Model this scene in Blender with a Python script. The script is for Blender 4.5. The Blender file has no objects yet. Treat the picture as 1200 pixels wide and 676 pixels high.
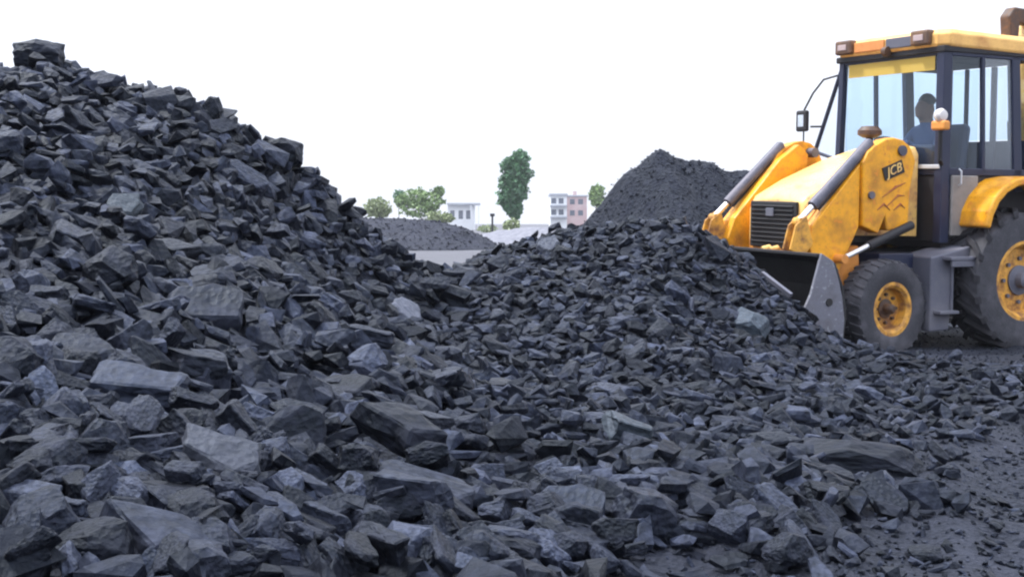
import bpy, bmesh, math, random
import numpy as np
from mathutils import Vector, Matrix, noise as mn
sc = bpy.context.scene
C = sc.collection
R = math.radians
random.seed(7); rng = np.random.default_rng(11)

# ------------------------------------------------------------------ camera
F = 1500.0; HH = 1.25; HOR = 262.0          # focal length and horizon in pixels of a 1200 px wide picture
cd = bpy.data.cameras.new('camera'); cam = bpy.data.objects.new('camera', cd); C.objects.link(cam)
cam.location = (0, 0, HH); cam.rotation_euler = (R(90), 0, 0)
cd.sensor_width = 36; cd.lens = 36 * F / 1200; cd.shift_y = -(338 - HOR) / 1200
cd.clip_start = 0.05; cd.clip_end = 3000
sc.camera = cam
# ------------------------------------------------------------------ overcast daylight
SUN_EL, SUN_AZ = 60, 284        # azimuth clockwise from +Y: from the left, slightly beyond the piles
w = bpy.data.worlds.new('World'); sc.world = w; w.use_nodes = True
nt = w.node_tree; bg = nt.nodes['Background']; bg.inputs[1].default_value = 0.094
sky = nt.nodes.new('ShaderNodeTexSky'); sky.sky_type = 'NISHITA'; sky.sun_disc = False
sky.sun_elevation = R(SUN_EL); sky.sun_rotation = R(SUN_AZ); sky.dust_density = 3
mx = nt.nodes.new('ShaderNodeMixRGB'); mx.inputs[0].default_value = 0.88
cn = nt.nodes.new('ShaderNodeTexNoise'); cn.inputs['Scale'].default_value = 2.2; cn.inputs['Detail'].default_value = 5
cr = nt.nodes.new('ShaderNodeValToRGB')
cr.color_ramp.elements[0].position = .3; cr.color_ramp.elements[0].color = (9.3, 9.7, 10.9, 1)
cr.color_ramp.elements[1].position = .7; cr.color_ramp.elements[1].color = (9.9, 10.5, 12.0, 1)
nt.links.new(cn.outputs['Fac'], cr.inputs[0]); nt.links.new(sky.outputs[0], mx.inputs[1])
# an overcast sky is about three times as bright overhead as at the horizon
tcw = nt.nodes.new('ShaderNodeTexCoord'); sxw = nt.nodes.new('ShaderNodeSeparateXYZ'); nt.links.new(tcw.outputs['Generated'], sxw.inputs[0])
gr_ = nt.nodes.new('ShaderNodeMapRange'); gr_.inputs['From Min'].default_value = .05; gr_.inputs['From Max'].default_value = 1; gr_.inputs['To Min'].default_value = 1; gr_.inputs['To Max'].default_value = 2.9
nt.links.new(sxw.outputs['Z'], gr_.inputs['Value'])
vm = nt.nodes.new('ShaderNodeVectorMath'); vm.operation = 'SCALE'; nt.links.new(cr.outputs[0], vm.inputs[0]); nt.links.new(gr_.outputs[0], vm.inputs['Scale'])
nt.links.new(vm.outputs[0], mx.inputs[2]); nt.links.new(mx.outputs[0], bg.inputs[0])
sl = bpy.data.lights.new('sun', 'SUN'); sun = bpy.data.objects.new('sun', sl); C.objects.link(sun)
sl.energy = 4.0; sl.angle = R(7); sl.color = (1, .975, .94)
az = R(SUN_AZ); el = R(SUN_EL)
sdir = Vector((math.sin(az) * math.cos(el), math.cos(az) * math.cos(el), math.sin(el)))
sun.rotation_euler = sdir.to_track_quat('Z', 'Y').to_euler(); sun.location = sdir * 50
vs = sc.view_settings
vs.view_transform = 'Standard'; vs.look = 'None'; vs.gamma = 1; vs.use_curve_mapping = False
vs.exposure = 0.3
sc.cycles.pixel_filter_type = 'BLACKMAN_HARRIS'; sc.cycles.filter_width = 2.2
sc.cycles.max_bounces = 6; sc.cycles.transparent_max_bounces = 16

HAZE = .0004
# ------------------------------------------------------------------ helpers
def W(px, py, D):
    return np.array([(px - 600) / F * D, D, HH - (py - HOR) / F * D])
def tag(o, label=None, cat=None, group=None, kind=None):
    if label: o['label'] = label
    if cat: o['category'] = cat
    if group: o['group'] = group
    if kind: o['kind'] = kind
    return o
def empty(name, loc=(0, 0, 0), parent=None):
    o = bpy.data.objects.new(name, None); C.objects.link(o); o.location = loc; o.empty_display_size = .1
    o.parent = parent
    return o
def np_mesh(name, V, Fc, mat, parent=None, smooth=False):
    """V (n,3); Fc (m,3) or (m,4) int arrays"""
    me = bpy.data.meshes.new(name); n = len(V); m, k = Fc.shape
    me.vertices.add(n); me.vertices.foreach_set('co', np.asarray(V, np.float32).ravel())
    me.loops.add(m * k); me.loops.foreach_set('vertex_index', Fc.astype(np.int32).ravel())
    me.polygons.add(m); me.polygons.foreach_set('loop_start', np.arange(0, m * k, k, dtype=np.int32))
    me.polygons.foreach_set('use_smooth', np.full(m, smooth))
    me.update(calc_edges=True); me.materials.append(mat)
    o = bpy.data.objects.new(name, me); C.objects.link(o); o.parent = parent
    return o
class MB:
    def __init__(s): s.bm = bmesh.new()
    def box(s, lo, hi, rot=None, piv=None):
        c = [(a + b) / 2 for a, b in zip(lo, hi)]; d = [abs(b - a) for a, b in zip(lo, hi)]
        m = Matrix.Translation(c) @ Matrix.Diagonal((*d, 1))
        if rot:
            p = Vector(piv or c)
            m = Matrix.Translation(p) @ Matrix.Rotation(rot[1], 4, rot[0]) @ Matrix.Translation(-p) @ m
        bmesh.ops.create_cube(s.bm, size=1, matrix=m); return s
    def prism(s, poly, y0, y1):
        """poly in (x,z), extruded along y"""
        a = [s.bm.verts.new((x, y0, z)) for x, z in poly]; b = [s.bm.verts.new((x, y1, z)) for x, z in poly]
        s.bm.faces.new(a); s.bm.faces.new(b[::-1])
        for i in range(len(a)):
            j = (i + 1) % len(a); s.bm.faces.new((a[j], a[i], b[i], b[j]))
        return s
    def loft(s, rings):
        rs = [[s.bm.verts.new(p) for p in r] for r in rings]; n = len(rs[0])
        for A, B in zip(rs, rs[1:]):
            for i in range(n): s.bm.faces.new((A[i], A[(i + 1) % n], B[(i + 1) % n], B[i]))
        s.bm.faces.new(rs[0][::-1]); s.bm.faces.new(rs[-1]); return s
    def tube(s, pts, r, seg=12):
        pts = [Vector(p) for p in pts]; rr = r if isinstance(r, (list, tuple)) else [r] * len(pts)
        rings = []; up = None
        for i, p in enumerate(pts):
            d = (pts[min(i + 1, len(pts) - 1)] - pts[max(i - 1, 0)]).normalized()
            if up is None: up = d.orthogonal().normalized()
            up = (up - d * up.dot(d)).normalized(); q = d.cross(up)
            rings.append([p + (up * math.cos(t) + q * math.sin(t)) * rr[i] for t in [2 * math.pi * k / seg for k in range(seg)]])
        return s.loft(rings)
    def lathe(s, prof, c, seg=48):
        """closed profile [(radius, y)], turned round the y axis through c"""
        rs = []
        for k in range(seg):
            t = 2 * math.pi * k / seg
            rs.append([s.bm.verts.new((c[0] + r * math.cos(t), c[1] + y, c[2] + r * math.sin(t))) for r, y in prof])
        n = len(prof)
        for k in range(seg):
            A, B = rs[k], rs[(k + 1) % seg]
            for i in range(n):
                j = (i + 1) % n
                if prof[i][0] < 1e-5 and prof[j][0] < 1e-5: continue
                s.bm.faces.new((A[i], A[j], B[j], B[i]))
        return s
    def build(s, name, mat, parent=None, bevel=0, smooth=False):
        bm = s.bm
        bmesh.ops.remove_doubles(bm, verts=bm.verts, dist=1e-5)
        bmesh.ops.recalc_face_normals(bm, faces=bm.faces)
        if smooth:
            for f in bm.faces: f.smooth = True
        me = bpy.data.meshes.new(name); bm.to_mesh(me); bm.free(); me.materials.append(mat)
        o = bpy.data.objects.new(name, me); C.objects.link(o); o.parent = parent
        if bevel:
            b = o.modifiers.new('bevel', 'BEVEL'); b.width = bevel; b.segments = 2; b.limit_method = 'ANGLE'; b.angle_limit = R(35)
        if smooth:
            try: me.set_sharp_from_angle(angle=R(40))
            except Exception: pass
        return o

# ------------------------------------------------------------------ materials
def new_mat(name):
    m = bpy.data.materials.new(name); m.use_nodes = True
    return m, m.node_tree, m.node_tree.nodes['Principled BSDF']
def nd(t, typ, **kw):
    n = t.nodes.new(typ)
    for k, v in kw.items():
        if k in n.inputs: n.inputs[k].default_value = v
        else: setattr(n, k, v)
    return n
def ramp(t, fac, stops):
    r = t.nodes.new('ShaderNodeValToRGB'); e = r.color_ramp.elements
    while len(e) < len(stops): e.new(.5)
    for x, (p, c) in zip(e, stops): x.position = p; x.color = (*c, 1)
    t.links.new(fac, r.inputs[0]); return r.outputs[0]
def mixc(t, fac, a, b, mode='MIX'):
    m = t.nodes.new('ShaderNodeMixRGB'); m.blend_type = mode
    for i, v in enumerate((fac, a, b)):
        if isinstance(v, (int, float)): m.inputs[i].default_value = v
        elif isinstance(v, tuple): m.inputs[i].default_value = (*v, 1)
        else: t.links.new(v, m.inputs[i])
    return m.outputs[0]
def coal_mat(name, dark, light, scale=1.0, rough=(.38, .7), bump=.5, bdist=.03, ds=6, island=True, spec=.4, dust=(.06, .065, .098), dustamt=.25):
    m, t, b = new_mat(name)
    tc = nd(t, 'ShaderNodeTexCoord')
    n1 = nd(t, 'ShaderNodeTexNoise', Scale=22 * scale, Detail=8, Roughness=.65); t.links.new(tc.outputs['Object'], n1.inputs['Vector'])
    n2 = nd(t, 'ShaderNodeTexNoise', Scale=ds * scale, Detail=4); t.links.new(tc.outputs['Object'], n2.inputs['Vector'])
    vo = nd(t, 'ShaderNodeTexVoronoi', Scale=30 * scale, feature='F1'); t.links.new(tc.outputs['Object'], vo.inputs['Vector'])
    base = ramp(t, n1.outputs['Fac'], [(.3, dark), (.72, light)])
    if island:
        ge = nd(t, 'ShaderNodeNewGeometry'); oi = nd(t, 'ShaderNodeObjectInfo')
        ad = nd(t, 'ShaderNodeMath', operation='ADD'); t.links.new(ge.outputs['Random Per Island'], ad.inputs[0]); t.links.new(oi.outputs['Random'], ad.inputs[1])
        fr = nd(t, 'ShaderNodeMath', operation='FRACT'); t.links.new(ad.outputs[0], fr.inputs[0])
        val = ramp(t, fr.outputs[0], [(0, (.22, .22, .23)), (.5, (.8, .8, .82)), (.80, (1.6, 1.6, 1.61)), (1, (3.0, 3.0, 3.02))])
        base = mixc(t, 1.0, base, val, 'MULTIPLY')
        hue = nd(t, 'ShaderNodeTexWhiteNoise', noise_dimensions='1D'); t.links.new(fr.outputs[0], hue.inputs['W'])
        base = mixc(t, 1.0, base, ramp(t, hue.outputs['Value'], [(0, (1.03, 1.0, .96)), (.3, (1, 1, 1)), (.75, (.99, .99, 1.02)), (1, (.96, 1.0, 1.04))]), 'MULTIPLY')
    d = ramp(t, n2.outputs['Fac'], [(.46, (0, 0, 0)), (.7, (1, 1, 1))])
    dm = nd(t, 'ShaderNodeMath', operation='MULTIPLY'); t.links.new(d, dm.inputs[0]); dm.inputs[1].default_value = dustamt
    col = mixc(t, dm.outputs[0], base, dust)
    t.links.new(col, b.inputs['Base Color'])
    rr = nd(t, 'ShaderNodeMapRange'); rr.inputs['To Min'].default_value = rough[0]; rr.inputs['To Max'].default_value = rough[1]
    t.links.new(n2.outputs['Fac'], rr.inputs['Value']); rr.inputs['From Min'].default_value = .3; rr.inputs['From Max'].default_value = .7
    t.links.new(rr.outputs[0], b.inputs['Roughness'])
    b.inputs['Specular IOR Level'].default_value = spec; b.inputs['Specular Tint'].default_value = (.66, .80, 1, 1)
    hs = nd(t, 'ShaderNodeMath', operation='MULTIPLY_ADD'); t.links.new(vo.outputs['Distance'], hs.inputs[0]); hs.inputs[1].default_value = .6
    t.links.new(n1.outputs['Fac'], hs.inputs[2])
    bp = nd(t, 'ShaderNodeBump', Strength=bump, Distance=bdist); t.links.new(hs.outputs[0], bp.inputs['Height'])
    t.links.new(bp.outputs[0], b.inputs['Normal'])
    return m
def paint(name, col, rough=.45, dirt=(.12, .1, .085), amt=.5, scale=3.0, metal=0.0, spots=None, bump=.08, coat=0, thr=(.45, .72)):
    m, t, b = new_mat(name)
    tc = nd(t, 'ShaderNodeTexCoord')
    n1 = nd(t, 'ShaderNodeTexNoise', Scale=scale, Detail=8, Roughness=.62); t.links.new(tc.outputs['Object'], n1.inputs['Vector'])
    n2 = nd(t, 'ShaderNodeTexNoise', Scale=scale * 9, Detail=5, Roughness=.7); t.links.new(tc.outputs['Object'], n2.inputs['Vector'])
    f1 = ramp(t, n1.outputs['Fac'], [(thr[0], (0, 0, 0)), (thr[1], (1, 1, 1))])
    f2 = ramp(t, n2.outputs['Fac'], [(.5, (0, 0, 0)), (.68, (1, 1, 1))])
    mu = nd(t, 'ShaderNodeMath', operation='MAXIMUM'); t.links.new(f1, mu.inputs[0])
    h = nd(t, 'ShaderNodeMath', operation='MULTIPLY'); t.links.new(f2, h.inputs[0]); h.inputs[1].default_value = .45; t.links.new(h.outputs[0], mu.inputs[1])
    am = nd(t, 'ShaderNodeMath', operation='MULTIPLY'); t.links.new(mu.outputs[0], am.inputs[0]); am.inputs[1].default_value = amt
    c = mixc(t, am.outputs[0], col, dirt)
    if spots:
        v = nd(t, 'ShaderNodeTexNoise', Scale=scale * 4, Detail=3); t.links.new(tc.outputs['Object'], v.inputs['Vector'])
        fs = ramp(t, v.outputs['Fac'], [(.6, (0, 0, 0)), (.66, (1, 1, 1))]); c = mixc(t, fs, c, spots)
    t.links.new(c, b.inputs['Base Color'])
    rr = nd(t, 'ShaderNodeMapRange'); t.links.new(mu.outputs[0], rr.inputs['Value']); rr.inputs['To Min'].default_value = rough; rr.inputs['To Max'].default_value = min(1, rough + .35)
    t.links.new(rr.outputs[0], b.inputs['Roughness'])
    b.inputs['Metallic'].default_value = metal; b.inputs['Coat Weight'].default_value = coat
    bp = nd(t, 'ShaderNodeBump', Strength=bump, Distance=.02); t.links.new(n2.outputs['Fac'], bp.inputs['Height']); t.links.new(bp.outputs[0], b.inputs['Normal'])
    return m
def glass_mat(name, tint, gloss=.12, rough=.03):
    m, t, b = new_mat(name); t.nodes.remove(b); out = [n for n in t.nodes if n.type == 'OUTPUT_MATERIAL'][0]
    tr = nd(t, 'ShaderNodeBsdfTransparent'); tr.inputs[0].default_value = (*tint, 1)
    gl = nd(t, 'ShaderNodeBsdfGlossy'); gl.inputs[0].default_value = (.9, .95, 1, 1); gl.inputs['Roughness'].default_value = rough
    lw = nd(t, 'ShaderNodeLayerWeight', Blend=.5); pw = nd(t, 'ShaderNodeMath', operation='POWER'); t.links.new(lw.outputs['Facing'], pw.inputs[0]); pw.inputs[1].default_value = 4
    a = nd(t, 'ShaderNodeMath', operation='ADD'); t.links.new(pw.outputs[0], a.inputs[0]); a.inputs[1].default_value = gloss; a.use_clamp = True
    mxs = nd(t, 'ShaderNodeMixShader'); t.links.new(a.outputs[0], mxs.inputs[0]); t.links.new(tr.outputs[0], mxs.inputs[1]); t.links.new(gl.outputs[0], mxs.inputs[2])
    t.links.new(mxs.outputs[0], out.inputs[0]); return m

M = {}
M['lump'] = coal_mat('coal_lump', (.0018, .0023, .0042), (.026, .031, .048), scale=.2, rough=(.4, .65), bump=.5, spec=.22, bdist=.02)
M['rubble'] = coal_mat('coal_rubble', (.0014, .0019, .0036), (.0215, .0255, .040), rough=(.4,.65), dustamt=.15, dust=(.045,.049,.075), spec=.2)
M['fines'] = coal_mat('coal_fines', (.022, .022, .028), (.06, .06, .074), scale=2, rough=(.6, .85), bump=1, island=False, dustamt=.12)
M['heap'] = coal_mat('heap_coal', (.003, .004, .0075), (.0145, .0165, .028), scale=.6, rough=(.6, .85), bump=1, bdist=.05, spec=.25, island=False, dustamt=.1)
M['pale_lump'] = coal_mat('pale_lump', (.014, .016, .022), (.046, .050, .066), dust=(.065, .07, .09), scale=.2, bdist=.02, spec=.3)
M['green_lump'] = coal_mat('greenish_lump', (.007, .009, .012), (.026, .033, .041), dust=(.03, .038, .046), scale=.2, bdist=.02, spec=.3)
M['yellow'] = paint('machine_yellow', (.84, .37, .008), .38, dirt=(.20, .075, .02), amt=.85, scale=4.5, thr=(.46, .74), spots=(.66, .24, .02))
M['hood'] = paint('hood_cream', (.88, .58, .19), .26, dirt=(.46, .17, .07), amt=.8, scale=5.2, thr=(.46, .72), spots=(.55, .30, .14))
M['rust'] = paint('rusty_orange', (.68, .27, .05), .6, dirt=(.28, .1, .04), amt=.6, scale=5)
M['roof'] = paint('roof_cream', (.82, .48, .14), .5, dirt=(.45, .2, .07), amt=.8, scale=4)
M['grey'] = paint('dusty_grey_metal', (.10, .105, .14), .5, dirt=(.2, .195, .22), amt=.6, scale=4, metal=.2)
M['plate'] = paint('worn_bucket_steel', (.17, .175, .215), .5, dirt=(.09, .08, .08), amt=.6, scale=6, metal=.3, spots=(.26, .27, .31))
M['dark'] = paint('dark_metal', (.008, .008, .012), .6, dirt=(.04, .038, .043), amt=.5, scale=5)
M['black'] = paint('bucket_black', (.012, .012, .014), .6, dirt=(.04, .038, .04), amt=.5, scale=4)
M['frame'] = paint('cab_frame_navy', (.008, .013, .042), .45, dirt=(.04, .05, .075), amt=.5, scale=4)
M['cyl'] = paint('cylinder_grey', (.07, .072, .10), .42, dirt=(.24, .22, .24), amt=.6, scale=7, metal=.3)
M['chrome'] = paint('chrome_rod', (.75, .75, .76), .16, dirt=(.35, .33, .3), amt=.3, metal=.95)
M['tyre'] = paint('dusty_tyre', (.03, .031, .04), .75, dirt=(.11, .108, .128), amt=.8, scale=5, bump=.3)
M['tread'] = paint('tyre_tread', (.012, .012, .017), .85, dirt=(.05, .05, .06), amt=.5, scale=6, bump=.3)
M['rim'] = paint('rim_yellow', (.72, .36, .045), .5, dirt=(.2, .09, .04), amt=.95, scale=9, thr=(.4, .62))
M['hub'] = paint('greasy_hub', (.05, .028, .02), .5, dirt=(.25, .12, .05), amt=.5, scale=15)
M['panel'] = paint('door_panel', (.24, .225, .215), .55, dirt=(.11, .1, .1), amt=.6, scale=4)
M['silver'] = paint('silver_trim', (.6, .62, .66), .35, dirt=(.3, .3, .32), amt=.4, metal=.3)
M['visor'] = paint('sun_strip', (.50, .35, .06), .6, dirt=(.55, .38, .12), amt=.5, scale=8)
M['red'] = paint('red_paint', (.30, .07, .02), .6, dirt=(.5, .25, .04), amt=.8, scale=12)
M['orange_panel'] = paint('faded_orange', (.62, .25, .07), .55, dirt=(.4, .1, .03), amt=.5, scale=6)
M['white'] = paint('white_lens', (.6, .58, .58), .2, dirt=(.6, .5, .45), amt=.3)
M['lens'] = paint('dusty_lens', (.42, .33, .33), .25, dirt=(.3, .2, .15), amt=.5)
M['brown'] = paint('brown_housing', (.09, .05, .035), .5, dirt=(.3, .16, .07), amt=.6, scale=8)
M['seat'] = paint('seat_vinyl', (.015, .03, .075), .6, amt=.3)
M['cloth'] = paint('navy_shirt', (.04, .06, .13), .85, dirt=(.06, .09, .16), amt=.5, scale=9)
M['skin'] = paint('skin', (.16, .085, .055), .6, amt=.1)
M['hair'] = paint('hair', (.012, .01, .01), .7, amt=.1)
M['glass'] = glass_mat('cab_glass', (.88, .94, .985), .03)
M['glass_pale'] = glass_mat('dusty_pane', (.93, .96, .99), .10, .12)
M['mirror'] = paint('mirror_face', (.75, .8, .84), .06, metal=1, amt=.1)
M['bark'] = paint('bark', (.09, .065, .045), .9, amt=.5, scale=3)
M['wall_white'] = paint('white_wall', (.74, .76, .78), .8, dirt=(.55, .56, .58), amt=.5, scale=.4)
M['wall_pink'] = paint('pink_wall', (.5, .36, .36), .8, dirt=(.62, .55, .55), amt=.6, scale=.6)
M['wall_grey'] = paint('grey_slab', (.42, .45, .5), .8, amt=.3, scale=.5)
M['window'] = paint('window_dark', (.10, .12, .16), .2, amt=.2)
def leaf_mat(name, a, b_):
    m, t, b = new_mat(name)
    ge = nd(t, 'ShaderNodeNewGeometry')
    c = ramp(t, ge.outputs['Random Per Island'], [(0, a), (1, b_)])
    t.links.new(c, b.inputs['Base Color']); b.inputs['Roughness'].default_value = .6
    b.inputs['Subsurface Weight'].default_value = 0
    return m
M['leaf_dark'] = leaf_mat('leaf_dark', (.03, .10, .045), (.085, .21, .09))
M['leaf_light'] = leaf_mat('leaf_light', (.09, .16, .05), (.22, .32, .12))
M['leaf_olive'] = leaf_mat('leaf_olive', (.14, .19, .08), (.28, .33, .17))

# ground: dusty grey coal yard, one sheet to the horizon
def ground_mat():
    m, t, b = new_mat('ground_dust'); tc = nd(t, 'ShaderNodeTexCoord')
    n1 = nd(t, 'ShaderNodeTexNoise', Scale=.5, Detail=6); t.links.new(tc.outputs['Object'], n1.inputs['Vector'])
    n2 = nd(t, 'ShaderNodeTexNoise', Scale=18, Detail=8, Roughness=.75); t.links.new(tc.outputs['Object'], n2.inputs['Vector'])
    a = ramp(t, n1.outputs['Fac'], [(.35, (.06, .062, .076)), (.65, (.10, .103, .122))])
    c = mixc(t, .55, a, ramp(t, n2.outputs['Fac'], [(.35, (.03, .031, .038)), (.65, (.125, .128, .15))]))
    t.links.new(c, b.inputs['Base Color']); b.inputs['Roughness'].default_value = .85
    bp = nd(t, 'ShaderNodeBump', Strength=.8, Distance=.03); t.links.new(n2.outputs['Fac'], bp.inputs['Height']); t.links.new(bp.outputs[0], b.inputs['Normal'])
    return m
M['ground'] = ground_mat()
M['far_heap'] = coal_mat('far_heap_coal', (.012, .013, .018), (.045, .048, .065), scale=.4, rough=(.7, .9), bump=.8, bdist=.05, spec=.2, island=False)

# ------------------------------------------------------------------ the big coal bank as a height field
ctl = [W(100, 650, 3.2), W(0, 676, 3.0), W(300, 676, 3.4), W(600, 676, 4.0), W(830, 676, 4.35), W(0, 400, 4.8), W(200, 400, 5.5), W(400, 400, 6.4),
       W(0, 200, 7), W(45, 88, 9), W(0, 118, 9), W(-60,145,9), W(80, 102, 9), W(130, 120, 9), W(200, 144, 9), W(270, 168, 9), W(350, 220, 9.4), W(392, 264, 10), W(416, 298, 10.2), W(440, 328, 10.3), W(470, 356, 10.5),
       W(200, 250, 7.5), W(330, 330, 7.6), W(430, 368, 8.6), W(520, 396, 8.8), W(500, 450, 7), W(600, 500, 6), W(700, 400, 8.5), W(600, 350, 9.5), W(500, 366, 10.7), W(532, 336, 11.2), W(565, 312, 11.6), W(600, 313, 12), W(650, 316, 12.3), W(690, 314, 12.5),
       W(750, 304, 12.2), W(800, 296, 12.0), W(850, 299, 11.3), W(900, 360, 10.4), W(950, 438, 9.6), W(1000, 421, 10.6), W(1090, 432, 10.6), W(825, 288, 11.7), W(870, 330, 10.8),
       W(1140, 455, 8.9), W(1060, 466, 8.8), W(1000, 492, 7.4), W(850, 500, 6.9), W(800, 600, 5.0), W(700, 560, 5.4)]
ctl += [np.array(p, float) for p in [(.78, 4.4, .12), (1.0, 5.0, .12), (1.25, 5.7, .11), (1.3, 4.4, .0), (1.9, 5.5, .0), (-6, 3, 1.5), (-6.5, 9, 2.35), (-3.4, 9.9, 2.1), (-3.5, 12.5, .9), (-2, 12, .5), (-1.4,12,.25), (-1, 13, .1), (-.6, 13, .0), (-.2, 13.5, .1), (-5, 15, 0), (-1, 16, -.2), (.3, 14.5, .3),
        (.9, 14.5, .7), (1.6, 14, .6), (2.4, 13.4, .45), (3, 12.3, .12), (2.6, 11.6, .25), (1.0, 16.5, 0), (3, 15, -.1), (3.6, 12, .0), (5, 12, -.02), (6.5, 10, -.02), (6.5, 14, -.02), (6.5, 6, -.02), (2, 5.2, .0), (3.4, 6, -.01), (4.5, 8, .0),
        (2.4, 4, -.01), (2, 3, -.01), (.9, 3, .02), (0, 3, .08), (-1, 2, .3), (0, 1.5, .0), (2, 1.5, 0), (-3, 2, .8), (-3, 4.5, 1.15), (5, 4, -.02), (-6.5, 1.5, 1.2), (-6.5, 15, .6)]]
ctl = np.array(ctl)
def tps(r): return np.where(r > 1e-9, r * r * np.log(np.maximum(r, 1e-9)), 0)
_P = ctl[:, :2]; _n = len(_P)
_K = tps(np.linalg.norm(_P[:, None] - _P[None], axis=2)) + np.eye(_n) * .012
_A = np.zeros((_n + 3, _n + 3)); _A[:_n, :_n] = _K; _A[:_n, _n] = 1; _A[:_n, _n + 1:] = _P; _A[_n, :_n] = 1; _A[_n + 1:, :_n] = _P.T
_w = np.linalg.solve(_A, np.concatenate([ctl[:, 2], np.zeros(3)]))
def H(x, y):
    x = np.asarray(x, float); y = np.asarray(y, float); s = x.shape; q = np.stack([x.ravel(), y.ravel()], 1); out = np.zeros(len(q))
    for i in range(0, len(q), 20000):
        k = q[i:i + 20000]
        out[i:i + 20000] = tps(np.linalg.norm(k[:, None] - _P[None], axis=2)) @ _w[:_n] + _w[_n] + k @ _w[_n + 1:]
    z = out.reshape(s)
    z = .5 * (z + np.sqrt(z * z + .0016))                    # soft floor at zero
    return z
# cached lookup grid
GX0, GX1, GY0, GY1, GS = -6.5, 6.5, 1.4, 16.6, .05
gx = np.arange(GX0, GX1 + GS / 2, GS); gy = np.arange(GY0, GY1 + GS / 2, GS)
GXX, GYY = np.meshgrid(gx, gy); GZ = H(GXX, GYY)
nz = np.array([mn.noise(Vector((x * 1.7, y * 1.7, 3))) * .07 + mn.noise(Vector((x * 5, y * 5, 9))) * .025 for x, y in zip(GXX.ravel(), GYY.ravel())]).reshape(GZ.shape)
GZ = GZ + nz * np.clip(GZ / .3, .08, 1)
rut = np.zeros_like(GZ)
for off_ in (0.0, 1.75):
    for w_ in (0,):
        ln = (GXX - 2.2 - off_) - (GYY - 5) * .42 - .25 * np.sin(GYY * .8); rut += -.035 * np.exp(-(ln / .17) ** 2) * (1 + .35 * np.sin((GYY + GXX * .4) * 24)) + .025 * np.exp(-((np.abs(ln) - .3) / .09) ** 2)
GZ = GZ + rut * np.clip((.12 - GZ) / .08, 0, 1) + np.clip((.12 - GZ) / .08, 0, 1) * nz * .35
GZ = GZ + .055
edge = np.minimum.reduce([GXX - GX0, GX1 - GXX, GYY - GY0, GY1 - GYY])
GZ = np.where((edge < .4) & (GXX > -5.5), GZ - (.4 - edge) * .4 * 1.0, GZ)
def hz(x, y):
    fx = np.clip((np.asarray(x) - GX0) / GS, 0, len(gx) - 1.001); fy = np.clip((np.asarray(y) - GY0) / GS, 0, len(gy) - 1.001)
    i = fx.astype(int); j = fy.astype(int); a = fx - i; b = fy - j
    return (GZ[j, i] * (1 - a) + GZ[j, i + 1] * a) * (1 - b) + (GZ[j + 1, i] * (1 - a) + GZ[j + 1, i + 1] * a) * b
def grid_faces(nx, ny):
    i = np.arange(nx - 1); j = np.arange(ny - 1); I, J = np.meshgrid(i, j); a = (J * nx + I).ravel()
    return np.stack([a, a + 1, a + nx + 1, a + nx], 1)
M['terrain'] = coal_mat('terrain_coal', (.002, .0025, .0045), (.036, .0395, .058), scale=1.6, rough=(.6, .9), bump=1, bdist=.03, ds=1.0, island=False, spec=.25, dustamt=.5, dust=(.062, .067, .092))
tag(np_mesh('terrain', np.stack([GXX.ravel(), GYY.ravel(), GZ.ravel()], 1), grid_faces(len(gx), len(gy)), M['terrain'], smooth=True), kind='structure')
g = MB(); g.bm.faces.new([g.bm.verts.new(p) for p in ((-1500, -50, 0), (1500, -50, 0), (1500, 2500, 0), (-1500, 2500, 0))])
tag(g.build('ground', M['ground']), kind='structure')

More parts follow.
